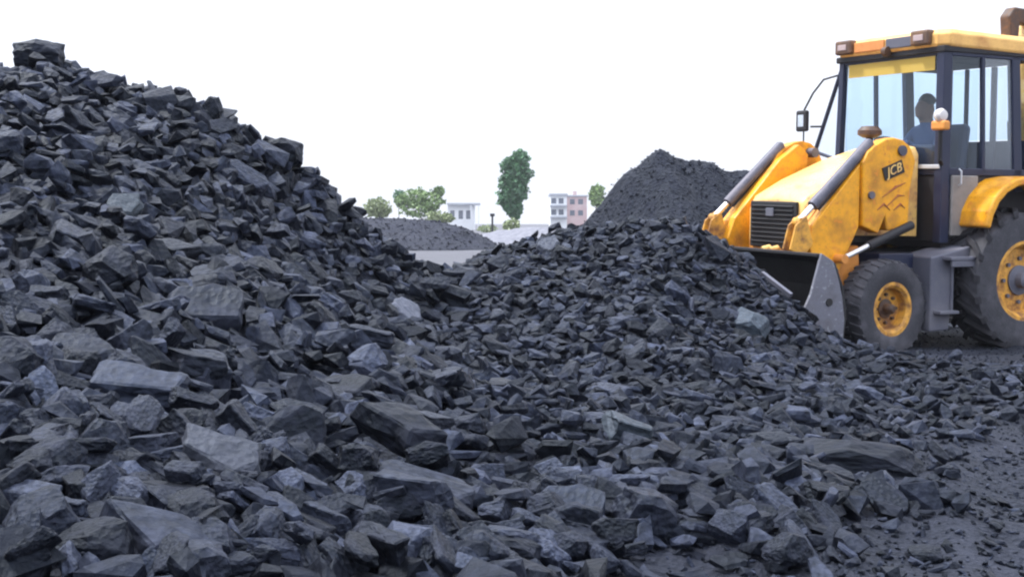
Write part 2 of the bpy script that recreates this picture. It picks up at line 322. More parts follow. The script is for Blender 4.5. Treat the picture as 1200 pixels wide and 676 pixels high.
# ------------------------------------------------------------------ lumps
def proto(seed, hi):
    r = random.Random(seed); bm = bmesh.new()
    szz = r.uniform(.17, .42); sy = r.uniform(.5, .85)
    if seed < 103 or r.random() < .35:
        n, szz, sy = (34, .8, .9) if seed < 103 else (r.choice((12, 16)), r.uniform(.4, .65), r.uniform(.6, .85))
        for _ in range(n):
            p = [r.uniform(-1, 1) for _ in range(3)]; k = r.randrange(3); p[k] = r.choice((-1, 1)) * r.uniform(.82, 1); m_ = max(1, Vector(p).length / (1.06 if seed < 103 else 1.3))
            bm.verts.new((p[0] / m_, p[1] * sy / m_, p[2] * szz / m_))
    else:                                                     # split slab: flat top, broken edges
        k = r.choice((4, 5, 6)); a0 = r.uniform(0, 6.28); tx_, ty_ = r.uniform(-.22, .22), r.uniform(-.22, .22)
        out = [(math.cos(a0 + 6.283 * (q + r.uniform(-.3, .3)) / k) * r.uniform(.75, 1.1), math.sin(a0 + 6.283 * (q + r.uniform(-.3, .3)) / k) * r.uniform(.75, 1.1) * sy) for q in range(k)]
        for ox_, oy_ in out:
            t1, t2 = r.uniform(.72, .98), r.uniform(.7, 1.0)
            bm.verts.new((ox_ * t1, oy_ * t1, szz + tx_ * ox_ + ty_ * oy_)); bm.verts.new((ox_ * 1.03, oy_ * 1.03, szz * r.uniform(-.5, .5))); bm.verts.new((ox_ * t2, oy_ * t2, -szz * r.uniform(.7, 1.1)))
    res = bmesh.ops.convex_hull(bm, input=bm.verts)
    bmesh.ops.delete(bm, geom=[v for v in bm.verts if not v.link_faces], context='VERTS')
    bmesh.ops.dissolve_limit(bm, angle_limit=R(14), verts=bm.verts, edges=bm.edges)
    if hi:
        bmesh.ops.bevel(bm, geom=bm.edges[:], offset=.035, segments=1, profile=.5, affect='EDGES', clamp_overlap=True)
        bmesh.ops.triangulate(bm, faces=bm.faces)
        for _ in range(2):
            es = [e for e in bm.edges if e.calc_length() > .22]
            bmesh.ops.subdivide_edges(bm, edges=es, cuts=1); bmesh.ops.triangulate(bm, faces=[f for f in bm.faces if len(f.verts) > 3])
        for v in bm.verts:
            q = v.co * 2.1 + Vector((seed * 3.1, 0, 0)); a = mn.noise(q) * .07 + mn.noise(q * 3.3) * .06 + mn.noise(q * 8) * .012
            lay = math.sin((v.co.z * 16 + mn.noise(v.co * 1.5 + Vector((seed, 0, 0))) * 5)) * .03 * (1 - min(1, abs(v.co.z) / .5) * .8)
            d = Vector((v.co.x, v.co.y, v.co.z * .4)).normalized()
            v.co += d * (a + lay)
    else:
        bmesh.ops.triangulate(bm, faces=bm.faces)
    bmesh.ops.recalc_face_normals(bm, faces=bm.faces)
    bm.verts.ensure_lookup_table()
    V = np.array([v.co[:] for v in bm.verts]); Fc = np.array([[v.index for v in f.verts] for f in bm.faces]); bm.free()
    return V, Fc
P_HI = [proto(100 + i, True) for i in range(14)]
P_LO = [proto(300 + i, False) for i in range(24)]
hi_mesh = []
for i, (V, Fc) in enumerate(P_HI):
    o = np_mesh('coal_lump', V, Fc, M['lump']); hi_mesh.append(o.data); bpy.data.objects.remove(o)
def normal_at(x, y):
    e = .12; dx = (hz(x + e, y) - hz(x - e, y)) / (2 * e); dy = (hz(x, y + e) - hz(x, y - e)) / (2 * e)
    n = np.stack([-dx, -dy, np.ones_like(dx)], -1); return n / np.linalg.norm(n, axis=-1, keepdims=True)
def frames(n, tilt, yaw, rg=rng):
    """rotation matrices whose z is the tilted normal; long axis turned by yaw"""
    N = len(n); z = n + rg.normal(0, 1, (N, 3)) * tilt[:, None]; z /= np.linalg.norm(z, axis=1, keepdims=True)
    a = np.stack([np.cos(yaw), np.sin(yaw), np.zeros(N)], 1); x = a - z * (a * z).sum(1, keepdims=True); x /= np.linalg.norm(x, axis=1, keepdims=True)
    y = np.cross(z, x); return np.stack([x, y, z], 2)
def inframe(x, y, z, mpx=40, mpy=40):
    px = 600 + F * x / y; py = HOR - F * (z - HH) / y
    return (px > -mpx) & (px < 1200 + mpx) & (py > -mpy) & (py < 676 + mpy)
def seen(x, y, z):
    ok = np.ones(len(x), bool)
    for t in np.linspace(.25, .97, 50):
        ok &= (HH + (z - HH) * t) > hz(x * t, y * t) + .0 - (y * t < GY0) * 9
    return ok
# loader footprint: keep big lumps out of it
YAW, ROLL = R(206), R(-2.0)
LM = Matrix.Rotation(YAW, 3, 'Z') @ Matrix.Rotation(ROLL, 3, 'X')
LO = Vector((605 / F * 12.3, 12.3, 0)) - LM @ Vector((0, 1.12, 0)); LO.z = .04
def in_loader(x, y, mx0=2.45, hw=1.2):
    dx = x - LO.x; dy = y - LO.y; f = dx * math.cos(YAW) + dy * math.sin(YAW); l = -dx * math.sin(YAW) + dy * math.cos(YAW)
    return (f > -2.2) & (f < mx0) & (np.abs(l) < hw)
# --- the lumps one can point at: px, py, width_px, height_px, yaw, material, proto, label
def hit(px, py):
    t = np.linspace(2.2, 16, 2800); x = (px - 600) / F * t; z = HH - (py - HOR) / F * t
    below = z < hz(x, t); k = np.argmax(below) if below.any() else len(t) - 1
    return float(x[k]), float(t[k])
SPEC = [
 (46, 67, 58, 38, 0, 'lump', 0, 'rounded dark boulder of coal sitting on the peak of the tall pile', 9.0),
 (332, 191, 48, 36, .3, 'lump', 1, 'smooth rounded lump standing out on the skyline halfway down the tall pile', 9.3),
 (249, 140, 24, 32, 1.4, 'lump', 2, 'small upright knob of coal on the skyline between peak boulder and rounded skyline lump', 9.0),
 (143, 255, 40, 78, 1.3, 'green_lump', 3, 'steep narrow slab with a pale greenish face high on the tall pile', None),
 (196, 300, 62, 30, -.1, 'pale_lump', 5, 'flat pale-topped lump just right of and below the greenish slab', None),
 (90, 300, 62, 52, .3, 'lump', 4, 'broad grey faced lump just left of and below the greenish slab', None),
 (285, 214, 56, 26, -.3, 'lump', 6, 'wide flat grey lump below the rounded skyline lump', None),
 (240, 377, 92, 56, .3, 'lump', 7, 'broad notched grey slab in the middle of the tall pile face', None),
 (345, 337, 52, 30, -.6, 'lump', 8, 'pale diamond shaped slab right of the notched slab on the pile face', None),
 (245, 452, 72, 62, -.8, 'lump', 9, 'dark wedge shaped block with a bright upper edge in the tall pile', None),
 (165, 478, 118, 60, -.4, 'lump', 10, 'large flat topped slab above the dark overhang, left of the dark wedge block', None),
 (100, 428, 84, 46, .1, 'lump', 11, 'broad pale-edged slab just above the large flat topped slab', None),
 (254, 552, 104, 58, -.2, 'pale_lump', 12, 'bright block with a pale flat top below the dark wedge block', None),
 (165, 648, 150, 76, -.1, 'lump', 13, 'largest cracked slab, cut by the bottom edge of the photo', None),
 (470, 540, 128, 62, -.5, 'lump', 9, 'long grey lump with a thin pale sliver lying on its upper side', None),
 (494, 516, 54, 16, -.6, 'pale_lump', 5, 'thin pale sliver lying on the long grey lump', None),
 (492, 590, 124, 54, -.4, 'lump', 6, 'long slanting dark slab just below the sliver-topped lump', None),
 (318, 610, 50, 66, 1.2, 'lump', 1, 'upright rounded light grey lump right of the cracked bottom slab', None),
 (668, 612, 84, 56, -.4, 'lump', 7, 'large slanting grey lump near the bottom centre of the coal', None),
 (742, 520, 64, 46, .2, 'green_lump', 4, 'smooth bluish lump left of the long log-like slab', None),
 (876, 388, 46, 38, -.4, 'green_lump', 2, 'pointed light bluish lump on the ridge left of the bucket', None),
 (648, 297, 30, 26, .8, 'pale_lump', 8, 'lone pale lump near the top of the low ridge between the two piles', None),
 (1004, 548, 150, 50, -.08, 'lump', 2, 'long log-like slab of coal lying on the gravel in front of the loader', None),
 (908, 523, 72, 22, .05, 'pale_lump', 3, 'flat pale-topped slab at the end of the long log-like slab', None),
 (1083, 657, 40, 26, 0, 'lump', 0, 'lone small lump lying on the bare gravel near the bottom edge', None),
 (470, 376, 46, 38, .9, 'pale_lump', 11, 'brightest jagged lump in the middle, right of the tall pile face', None),
 (20, 432, 46, 44, .2, 'pale_lump', 13, 'pale lump at the left edge beside the broad pale-edged slab', None),
 (445, 505, 60, 36, -.6, 'lump', 12, 'flat tilted lump touching the upper left end of the sliver-topped lump', None),
 (108, 345, 30, 18, -.7, 'pale_lump', 4, 'small bright chip under the broad grey faced lump', None),
 (715, 462, 40, 16, -.5, 'pale_lump', 8, 'small thin pale slab in the middle of the low coal slope', None),
]
# bounding dims of protos
P_DIM = [(V.max(0) - V.min(0)) / 2 for V, _ in P_HI]
spots = []
for (px, py, wp, hp, yaw, mat, pi, label, D0) in SPEC:
    if D0: x, y = (px - 600) / F * D0, D0
    else: x, y = hit(px, py)
    s = F / y; wdt = wp / s; hgt = hp / s
    z = float(hz(x, y)); n = normal_at(np.array([x]), np.array([y]))[0]
    o = bpy.data.objects.new('coal_lump', hi_mesh[pi].copy() if mat != 'lump' else hi_mesh[pi]); C.objects.link(o)
    if mat != 'lump': o.data.materials[0] = M[mat]
    d = P_DIM[pi]; flat = hp / wp
    if D0:
        zz = Vector((0, 0, 1)); sx = wdt / 2 / d[0]; sy = wdt / 2 / d[1] * .8; sz_ = hgt / 2 / d[2]
        rot = Matrix.Rotation(0, 3, 'Z'); z = float(hz(x, y)) + hgt * .34 + .02
        o.location = (x, y, z + .01)
    else:
        slope = Vector(n); zz = (slope + Vector((0, -.25, .1))).normalized()
        # picture-plane ellipse: long axis along yaw in the slope plane
        if flat > 1.05: L, S, yaw2 = hgt * 1.05, wdt, math.pi / 2 + .25
        else: L, S, yaw2 = wdt, hgt * 1.25, 0
        ax = Vector((math.cos(yaw), 0, math.sin(yaw) if yaw < 0 else math.sin(yaw)))
        xa = (ax - zz * ax.dot(zz)).normalized(); ya = zz.cross(xa)
        rot = Matrix((xa, ya, zz)).transposed(); sx = L / 2 / d[0]; sy = S / 2 / d[1]; sz_ = max(min(L, S) * .3, .028) / d[2]
        o.location = Vector((x, y, z)) + zz * (sz_ * d[2] * .75)
        if 'sliver lying' in label and 'thin' in label: o.location += zz * .075
    o.rotation_euler = rot.to_euler(); o.scale = (sx, sy, sz_)
    tag(o, label, 'coal lump', 'coal lumps that stand out of the piles')
    spots.append((x, y, max(wdt, hgt) * .5))
spots = np.array(spots)

# --- scattered lumps
def scatter(N, smin, smax, lift, tilt, pw=1.0, region=None):
    x = rng.uniform(-5.2, 5.6, N); y = rng.uniform(1.9, 15.5, N)
    keep = np.abs(x) < y * .46 + .7
    x, y = x[keep], y[keep]
    s = smin + (smax - smin) * rng.uniform(0, 1, len(x)) ** pw
    s = s * np.where((x > -.3) & (y > 5.5), .8, 1.0)
    z = hz(x, y)
    # coverage: whole on the piles, thinning out on the bare gravel
    cov = np.clip((z - .10) / .08, 0, 1) if region is None else region(x, y, z)
    k = rng.uniform(0, 1, len(x)) < cov
    x, y, s = x[k], y[k], s[k]
    k = ~(in_loader(x, y) ) | (s < .05)
    x, y, s = x[k], y[k], s[k]
    dd = np.min(np.hypot(x[:, None] - spots[None, :, 0], y[:, None] - spots[None, :, 1]) / spots[None, :, 2], axis=1)
    k = dd > .8 + 0 * s
    if lift > .3: k = dd > .92
    x, y, s = x[k], y[k], s[k]
    n = normal_at(x, y); lay = rng.normal(-.45, .7, len(x))
    Rm = frames(n, np.full(len(x), tilt), lay)
    loc = np.stack([x, y, hz(x, y)], 1) + n * (s * lift)[:, None]
    return dict(loc=loc, R=Rm, s=s, n=n)
def thin(d, f):
    """Poisson thinning: bigger first"""
    o = np.argsort(-d['s']); loc, s = d['loc'], d['s']; cell = .12; grid = {}; keep = []
    for i in o:
        c = (int(loc[i, 0] // cell), int(loc[i, 1] // cell)); ok = True; r = s[i] * f; m = 3
        for a in range(c[0] - m, c[0] + m + 1):
            for b in range(c[1] - m, c[1] + m + 1):
                for j in grid.get((a, b), ()):
                    if (loc[i, 0] - loc[j, 0]) ** 2 + (loc[i, 1] - loc[j, 1]) ** 2 < ((s[i] + s[j]) * f * .5) ** 2: ok = False; break
                if not ok: break
            if not ok: break
        if ok: grid.setdefault(c, []).append(i); keep.append(i)
    keep = np.array(keep); return {k: v[keep] for k, v in d.items()}
big = thin(scatter(1500, .085, .15, .55, .40, 2.6), 1.3)
med = thin(scatter(60000, .038, .088, .5, .50, 1.5), .86)
top = thin(scatter(5000, .04, .085, 1.25, .6, 1.6), 1.5)
med = {k: np.concatenate([med[k], top[k]]) for k in med}
sml = scatter(9000, .014, .032, .1, .8, 1.2)
tiny_cov = lambda x, y, z: np.clip(1.1 - z / .5, .15, 1) * np.where(y < 9.5, 1, .35)
tny = scatter(62000, .006, .022, .35, .8, 2.0, tiny_cov)
grav_cov = lambda x, y, z: np.where((z < .2) & (x > 0) & (y < 11), .35, 0) * (.35 + .65 * (np.sin(x * 3.1 + y) * np.sin(y * 2.3 - x) > 0))
grv = scatter(9000, .018, .05, .3, .6, 2.2, grav_cov)

cand = {k: np.concatenate([big[k], med[k]]) for k in big}
loc, s = cand['loc'], cand['s']
vis = inframe(loc[:, 0], loc[:, 1], loc[:, 2], -4, -4) & seen(loc[:, 0], loc[:, 1], loc[:, 2] + s * .5)
score = np.where(vis, s / loc[:, 1], 0); order = np.argsort(-score); pick = order[:270]
rest = np.ones(len(s), bool); rest[pick] = False
GRP = [('angular grey-black coal lump among many alike on the tall sloping pile', 'mid-sized lumps on the tall pile'),
       ('grey-black coal lump among many alike on the low slope between tall pile and loader', 'mid-sized lumps on the low slope')]
picked = []
for i in pick:
    o = bpy.data.objects.new('coal_lump', hi_mesh[int(rng.integers(0, len(hi_mesh)))]); C.objects.link(o)
    o.location = loc[i]; o.rotation_euler = Matrix(cand['R'][i].tolist()).to_euler()
    o.scale = (s[i] * rng.uniform(.95, 1.35), s[i] * rng.uniform(.85, 1.1), s[i] * rng.uniform(.7, 1.15))
    low = loc[i, 0] > -.5 + (loc[i, 1] - 7) * .02
    tag(o, GRP[int(low)][0], 'coal lump', GRP[int(low)][1])
    picked.append((o, 600 + F * loc[i, 0] / loc[i, 1], HOR - F * (loc[i, 2] - HH) / loc[i, 1]))
# what each lump lies next to: the nearest of the lumps one can point at, the way out from it, and its turn on that way
MARK = [(p[0], p[1], n) for p, n in zip(SPEC, ['peak boulder', 'rounded skyline lump', 'upright skyline knob', 'steep greenish slab', 'flat lump by the greenish slab', 'broad grey faced lump',
        'wide flat lump below the skyline', 'broad notched slab', 'diamond shaped slab', 'dark wedge block', 'large flat topped slab', 'broad pale-edged slab', 'bright pale-topped block', 'cracked bottom slab',
        'sliver-topped long lump', '', 'slanting dark slab', 'upright light grey lump', 'slanting bottom centre lump', 'smooth bluish lump', 'pointed bluish ridge lump', 'lone pale ridge lump', 'long log-like slab',
        'slab ending the log-like slab', 'lone lump on the gravel', 'brightest jagged lump', 'pale lump at the left edge', '', '', 'thin pale slab in the middle']) if n]
MARK += [(965, 350, 'bucket side plate'), (1045, 377, 'front wheel'), (600, 440, 'middle of the low slope')]
DIRS = ['right', 'up and right', 'straight up', 'up and left', 'left', 'down and left', 'straight down', 'down and right']
ORD = ['first', 'second', 'third', 'fourth', 'fifth', 'sixth', 'seventh', 'eighth', 'ninth', 'tenth', 'eleventh', 'twelfth', 'thirteenth', 'fourteenth', 'fifteenth', 'sixteenth', 'seventeenth', 'eighteenth']
bins = {}
for o, px, py in picked:
    k = min(range(len(MARK)), key=lambda q: math.hypot(px - MARK[q][0], py - MARK[q][1])); dx, dy = px - MARK[k][0], MARK[k][1] - py
    bins.setdefault((k, int(round(math.atan2(dy, dx) / (math.pi / 4))) % 8), []).append((math.hypot(dx, dy), o))
for (k, d), l in bins.items():
    for j, (_, o) in enumerate(sorted(l, key=lambda t_: t_[0])):
        o['label'] = '%s mid-sized coal lump going %s from the %s' % (ORD[min(j, 17)], DIRS[d], MARK[k][2])
def bake(sets):
    VV, FF = [], []; off = 0
    for d, rg in sets:
        pid = rng.integers(0, len(P_LO), len(d['s']))
        for k, (V, Fc) in enumerate(P_LO):
            m = pid == k; n = int(m.sum())
            if not n: continue
            sc3 = np.stack([rng.uniform(.95, 1.4, n), rng.uniform(.8, 1.1, n), rng.uniform(.65, 1.2, n)], 1) * d['s'][m][:, None]
            P = np.einsum('nij,nvj->nvi', d['R'][m], V[None] * sc3[:, None]) + d['loc'][m][:, None]
            VV.append(P.reshape(-1, 3)); FF.append((Fc[None] + (np.arange(n) * len(V))[:, None, None] + off).reshape(-1, 3)); off += n * len(V)
    return np.concatenate(VV), np.concatenate(FF)
rb = {k: v[rest] for k, v in cand.items()}
V, Fc = bake([(rb, 0), (sml, 0), (tny, 0), (grv, 0)])
tag(np_mesh('coal_rubble', V, Fc, M['rubble']), 'loose grey-black broken coal covering both slopes and the gravel', 'coal', kind='stuff')
print('lumps', len(big['s']), len(med['s']), len(sml['s']), len(tny['s']), 'faces', len(Fc))

# ------------------------------------------------------------------ heaps farther back
def heap(name, label, x0, x1, y0, y1, hfun, step, mat, bits=0, bs=(.03, .09), amp=.06, fr=1.6):
    xs = np.arange(x0, x1 + step, step); ys = np.arange(y0, y1 + step, step); X, Y = np.meshgrid(xs, ys)
    Z = hfun(X, Y)
    nzz = np.array([mn.noise(Vector((a * fr, b * fr, 1))) + .5 * mn.noise(Vector((a * fr * 3, b * fr * 3, 5))) + .3 * mn.noise(Vector((a * fr * 9, b * fr * 9, 5))) for a, b in zip(X.ravel(), Y.ravel())]).reshape(Z.shape)
    Z = Z + nzz * amp * np.clip(Z / .3, 0, 1); Z = np.where(Z < .03, Z - .1, Z)
    V = np.stack([X.ravel(), Y.ravel(), Z.ravel()], 1); Q = grid_faces(len(xs), len(ys)); T = np.concatenate([Q[:, [0, 1, 2]], Q[:, [0, 2, 3]]])
    if bits:
        i = rng.integers(0, len(V), bits); i = i[V[i, 2] > .05]; n = len(i); p = V[i] + rng.normal(0, step * .4, (n, 3)) * [1, 1, 0]
        p[:, 2] = V[i, 2]
        Rm = frames(np.tile([0, 0, 1.], (n, 1)), np.full(n, .6), rng.uniform(0, 6, n)); d = dict(loc=p, R=Rm, s=bs[0] + (bs[1] - bs[0]) * rng.uniform(0, 1, n) ** 3)
        V2, F2 = bake([(d, 0)]); T = np.concatenate([T, F2 + len(V)]); V = np.concatenate([V, V2])
    return tag(np_mesh(name, V, T, mat), label, 'coal heap')
rx = np.array([.2, 1.15, 1.45, 1.75, 1.95, 2.12, 2.25, 2.4, 2.7, 3.1, 3.5, 4.2, 5, 6, 7.5])
rz = np.array([.5, 1.30, 1.62, 2.0, 2.16, 2.29, 2.33, 2.31, 2.22, 2.15, 2.05, 1.95, 1.7, 1.2, 0])
def hf1(X, Y):
    r = np.interp(X, rx, rz); dY = np.sqrt((Y - 20 - .25 * np.sin(X * 2.1)) ** 2 + .03) - .17; r = r + .06 * np.sin(X * 6.3 + 1) * np.sin(X * 2.7) + .10 * np.sin(X * 4 + Y * .6) * np.clip(dY, 0, 1); return np.maximum(r - .62 * dY - np.clip(1.2 - X, 0, 9) * .3, 0)
heap('coal_heap', 'tall dark heap of fine coal with a pointed top behind the loader', -.5, 7.6, 16.8, 24, hf1, .07, M['heap'], 30000, (.005, .03), .11, 1.0)
def hf2(X, Y):
    r = np.interp(X, [-17.3, -14.3, -11.3, -7.8, -5.8, -4.0, -2.5, -1.3, -.5], [0, 1.1, 1.5, 1.55, 1.45, 1.35, 1.05, .5, 0]); dY = np.abs(Y - 63); return np.clip(r - .45 * np.maximum(dY - 1.2, 0), 0, 9)
heap('coal_heap', 'long low flat-topped coal heap across the yard in front of the far trees', -18.5, 0, 58, 68, hf2, .16, M['far_heap'], 5000, (.04, .12), .1, .8)
def hf3(X, Y):
    r = np.interp(X, [-4, -1, 1, 4, 9, 14], [0, .75, .95, 1.0, 1.05, 0]); return np.clip(r - .3 * np.maximum(np.abs(Y - 82) - 2, 0), 0, 9)
M['bank'] = coal_mat('bank_dust', (.11, .11, .13), (.2, .2, .23), scale=.5, island=False, dustamt=.2)
heap('coal_heap', 'low grey dusty bank on the horizon below the tall narrow tree', -5, 15, 76, 88, hf3, .25, M['bank'], 0, amp=.08, fr=.6)

# ------------------------------------------------------------------ far trees and buildings
def tree(px, ytop, ybot, wpx, D, mat, label, name='tree', lobes=None, trunk=True, n=1500, ls=.16):
    s = F / D; cx = (px - 600) / s; top = HH + (HOR - ytop) / s; bot = HH + (HOR - ybot) / s; wd = wpx / s
    root = empty(name, (cx, D, 0)); tag(root, label, 'tree' if name == 'tree' else 'shrub', 'trees beyond the yard' if name == 'tree' else None)
    r = np.random.default_rng(int(px)); lobes = lobes or [(0, .5, .5, .5)]
    hgt = top - bot; VV = []; 
    for (lx, lz, lw, lh) in lobes:
        c = np.array([lx * wd, 0, bot + lz * hgt]); k = int(n / len(lobes))
        d = r.normal(0, 1, (k, 3)); d /= np.linalg.norm(d, axis=1, keepdims=True)
        rad = r.uniform(.35, 1, (k, 1)) ** .6 * (1 + .22 * np.sin(d[:, :1] * 7 + lx * 9) * np.cos(d[:, 2:] * 6))
        p = c + d * rad * np.array([lw * wd, lw * wd, lh * hgt])
        a = r.normal(0, 1, (k, 3)); a /= np.linalg.norm(a, axis=1, keepdims=True); b = np.cross(a, r.normal(0, 1, (k, 3))); b /= np.linalg.norm(b, axis=1, keepdims=True)
        l = ls * r.uniform(.6, 1.4, (k, 1))
        VV.append(np.stack([p - a * l, p + b * l * .6, p + a * l, p - b * l * .6], 1).reshape(-1, 3))
    V = np.concatenate(VV); Q = np.arange(len(V)).reshape(-1, 4)
    np_mesh('crown', V, Q, mat, root)
    tb = MB(); h0 = bot + hgt * .6; wv = wd * .04
    tb.tube([(0, 0, -.05), (wv, 0, bot * .6), (-wv, 0, bot + hgt * .3), (wv * 2, 0, h0)], [.03 * hgt, .022 * hgt, .016 * hgt, .006 * hgt], 7)
    for k in range(5):
        a = r.uniform(0, 6.28); z0 = bot + hgt * r.uniform(.1, .5); tb.tube([(0, 0, z0), (math.cos(a) * wd * .15, math.sin(a) * wd * .15, z0 + hgt * .12), (math.cos(a) * wd * .33, math.sin(a) * wd * .33, z0 + hgt * .2)], [.01 * hgt, .007 * hgt, .003 * hgt], 5)
    tb.build('trunk', M['bark'], root); return root
tree(602, 176, 256, 43, 120, M['leaf_dark'], 'tall narrow dark green tree standing alone on the horizon', lobes=[(.16, .88, .27, .12), (-.02, .76, .38, .17), (.14, .66, .38, .2), (-.04, .52, .42, .18), (.04, .4, .38, .17), (-.14, .3, .33, .15), (-.02, .17, .27, .13), (.02, .06, .15, .08)], n=9000, ls=.17)
tree(493, 219, 256, 60, 140, M['leaf_light'], 'wide yellow-green tree beside the low white building', lobes=[(-.1, .62, .26, .34), (.2, .55, .26, .34), (.36, .85, .1, .16), (-.36, .55, .14, .2), (-.05, .3, .4, .3)], n=3000, ls=.2)
tree(467, 222, 240, 16, 150, M['leaf_dark'], 'small dark tuft-topped tree left of the yellow-green tree', lobes=[(0, .6, .45, .4)], n=260, ls=.16)
tree(441, 230, 257, 34, 130, M['leaf_olive'], 'small round olive tree just past the foot of the tall pile', lobes=[(0, .5, .48, .45), (.2, .35, .3, .3)], n=1400, ls=.18)
tree(516, 244, 262, 34, 120, M['leaf_olive'], 'low olive tree in front of the low white building', lobes=[(-.15, .4, .35, .4), (.2, .35, .3, .35)], n=900, ls=.14)
tree(699, 216, 250, 20, 150, M['leaf_light'], 'small pale tree squeezed between the pink building and the tall dark heap', lobes=[(0, .6, .5, .4)], n=700, ls=.2)
tree(599, 254, 272, 22, 100, M['leaf_olive'], 'low pale bush at the foot of the tall narrow tree', name='bush', lobes=[(0, .4, .5, .5)], n=500, ls=.11)
tree(571, 262, 272, 24, 100, M['leaf_olive'], 'flat pale bush left of the bush under the tall tree', name='bush', lobes=[(0, .4, .5, .5)], n=300, ls=.1)

def building(px0, px1, ytop, D, depth, label, kind):
    s = F / D; x0 = (px0 - 600) / s; x1 = (px1 - 600) / s; top = HH + (HOR - ytop) / s; wd = x1 - x0
    root = empty('building', ((x0 + x1) / 2, D, 0)); tag(root, label, 'building'); hw = wd / 2
    if kind == 0:
        MB().box((-hw * .7, 0, -.1), (hw * .7, depth, top - .35)).build('wall', M['wall_white'], root)
        MB().box((-hw * .72, -1.2, top - .35), (hw, depth + .3, top)).build('roof', M['wall_grey'], root)
        for x in (hw * .95, hw * .55): MB().box((x - .12, -1.1, -.1), (x + .12, -.85, top - .35)).build('column', M['wall_white'], root)
        for x in (-hw * .45, 0, hw * .4): MB().box((x - .45, -.03, top * .4), (x + .45, .05, top * .72)).build('window', M['window'], root)
    else:
        sp = -hw * .1
        MB().box((-hw, 0, -.1), (sp, depth, top - .3)).build('wall', M['wall_white'], root)
        MB().box((sp + .003, .3, -.1), (hw, depth, top * .92)).build('wall', M['wall_pink'], root)
        MB().box((sp + .003, .1, top * .92), (hw + .2, depth + .2, top * .92 + .25)).build('roof', M['wall_grey'], root)
        MB().box((-hw - .15, -.4, top - .3), (sp + .1, depth, top)).build('roof', M['wall_grey'], root)
        for z in (top * .36, top * .66):
            MB().box((-hw - .1, -1, z), (sp, -.002, z + .22)).build('balcony', M['wall_grey'], root)
            for x in (-hw * .8, -hw * .4): MB().box((x - .45, -.04, z + .45), (x + .35, .05, z + 1.35)).build('window', M['window'], root)
            for x in (hw * .2, hw * .65): MB().box((x - .4, .26, z + .35), (x + .4, .35, z + 1.2)).build('window', M['window'], root)
        MB().box((hw * .25, 1, top * .92 + .25), (hw * .45, 2, top * 1.07)).build('water_tank', M['wall_pink'], root)
    return root
building(518, 562, 238, 260, 8, 'low white building with a flat overhanging roof beside the yellow-green tree', 0)
building(645, 688, 227, 210, 8, 'two-storey building, part white and part faded pink, left of the tall dark heap', 1)
p = empty('post', ((577 - 600) / F * 90, 90, 0)); tag(p, 'short thin post standing on the horizon left of the tall narrow tree', 'post')
MB().tube([(0, 0, -.05), (0, 0, 1.75)], .07, 8).build('pole', M['dark'], p); MB().box((-.16, -.05, 1.75), (.16, .05, 1.95)).build('cap', M['dark'], p)
hb_ = MB().box((-260, -8, -1), (260, 330, 45)).build('haze', M['ground']); hb_.data.materials.clear(); hm = bpy.data.materials.new('haze'); hm.use_nodes = True; t = hm.node_tree
t.nodes.remove(t.nodes['Principled BSDF']); pv = nd(t, 'ShaderNodeVolumePrincipled'); pv.inputs['Color'].default_value = (.9, .93, 1, 1); pv.inputs['Density'].default_value = HAZE
t.links.new(pv.outputs[0], [n for n in t.nodes if n.type == 'OUTPUT_MATERIAL'][0].inputs['Volume']); hb_.data.materials.append(hm); tag(hb_, 'thin pale haze over the yard', 'haze', kind='stuff')
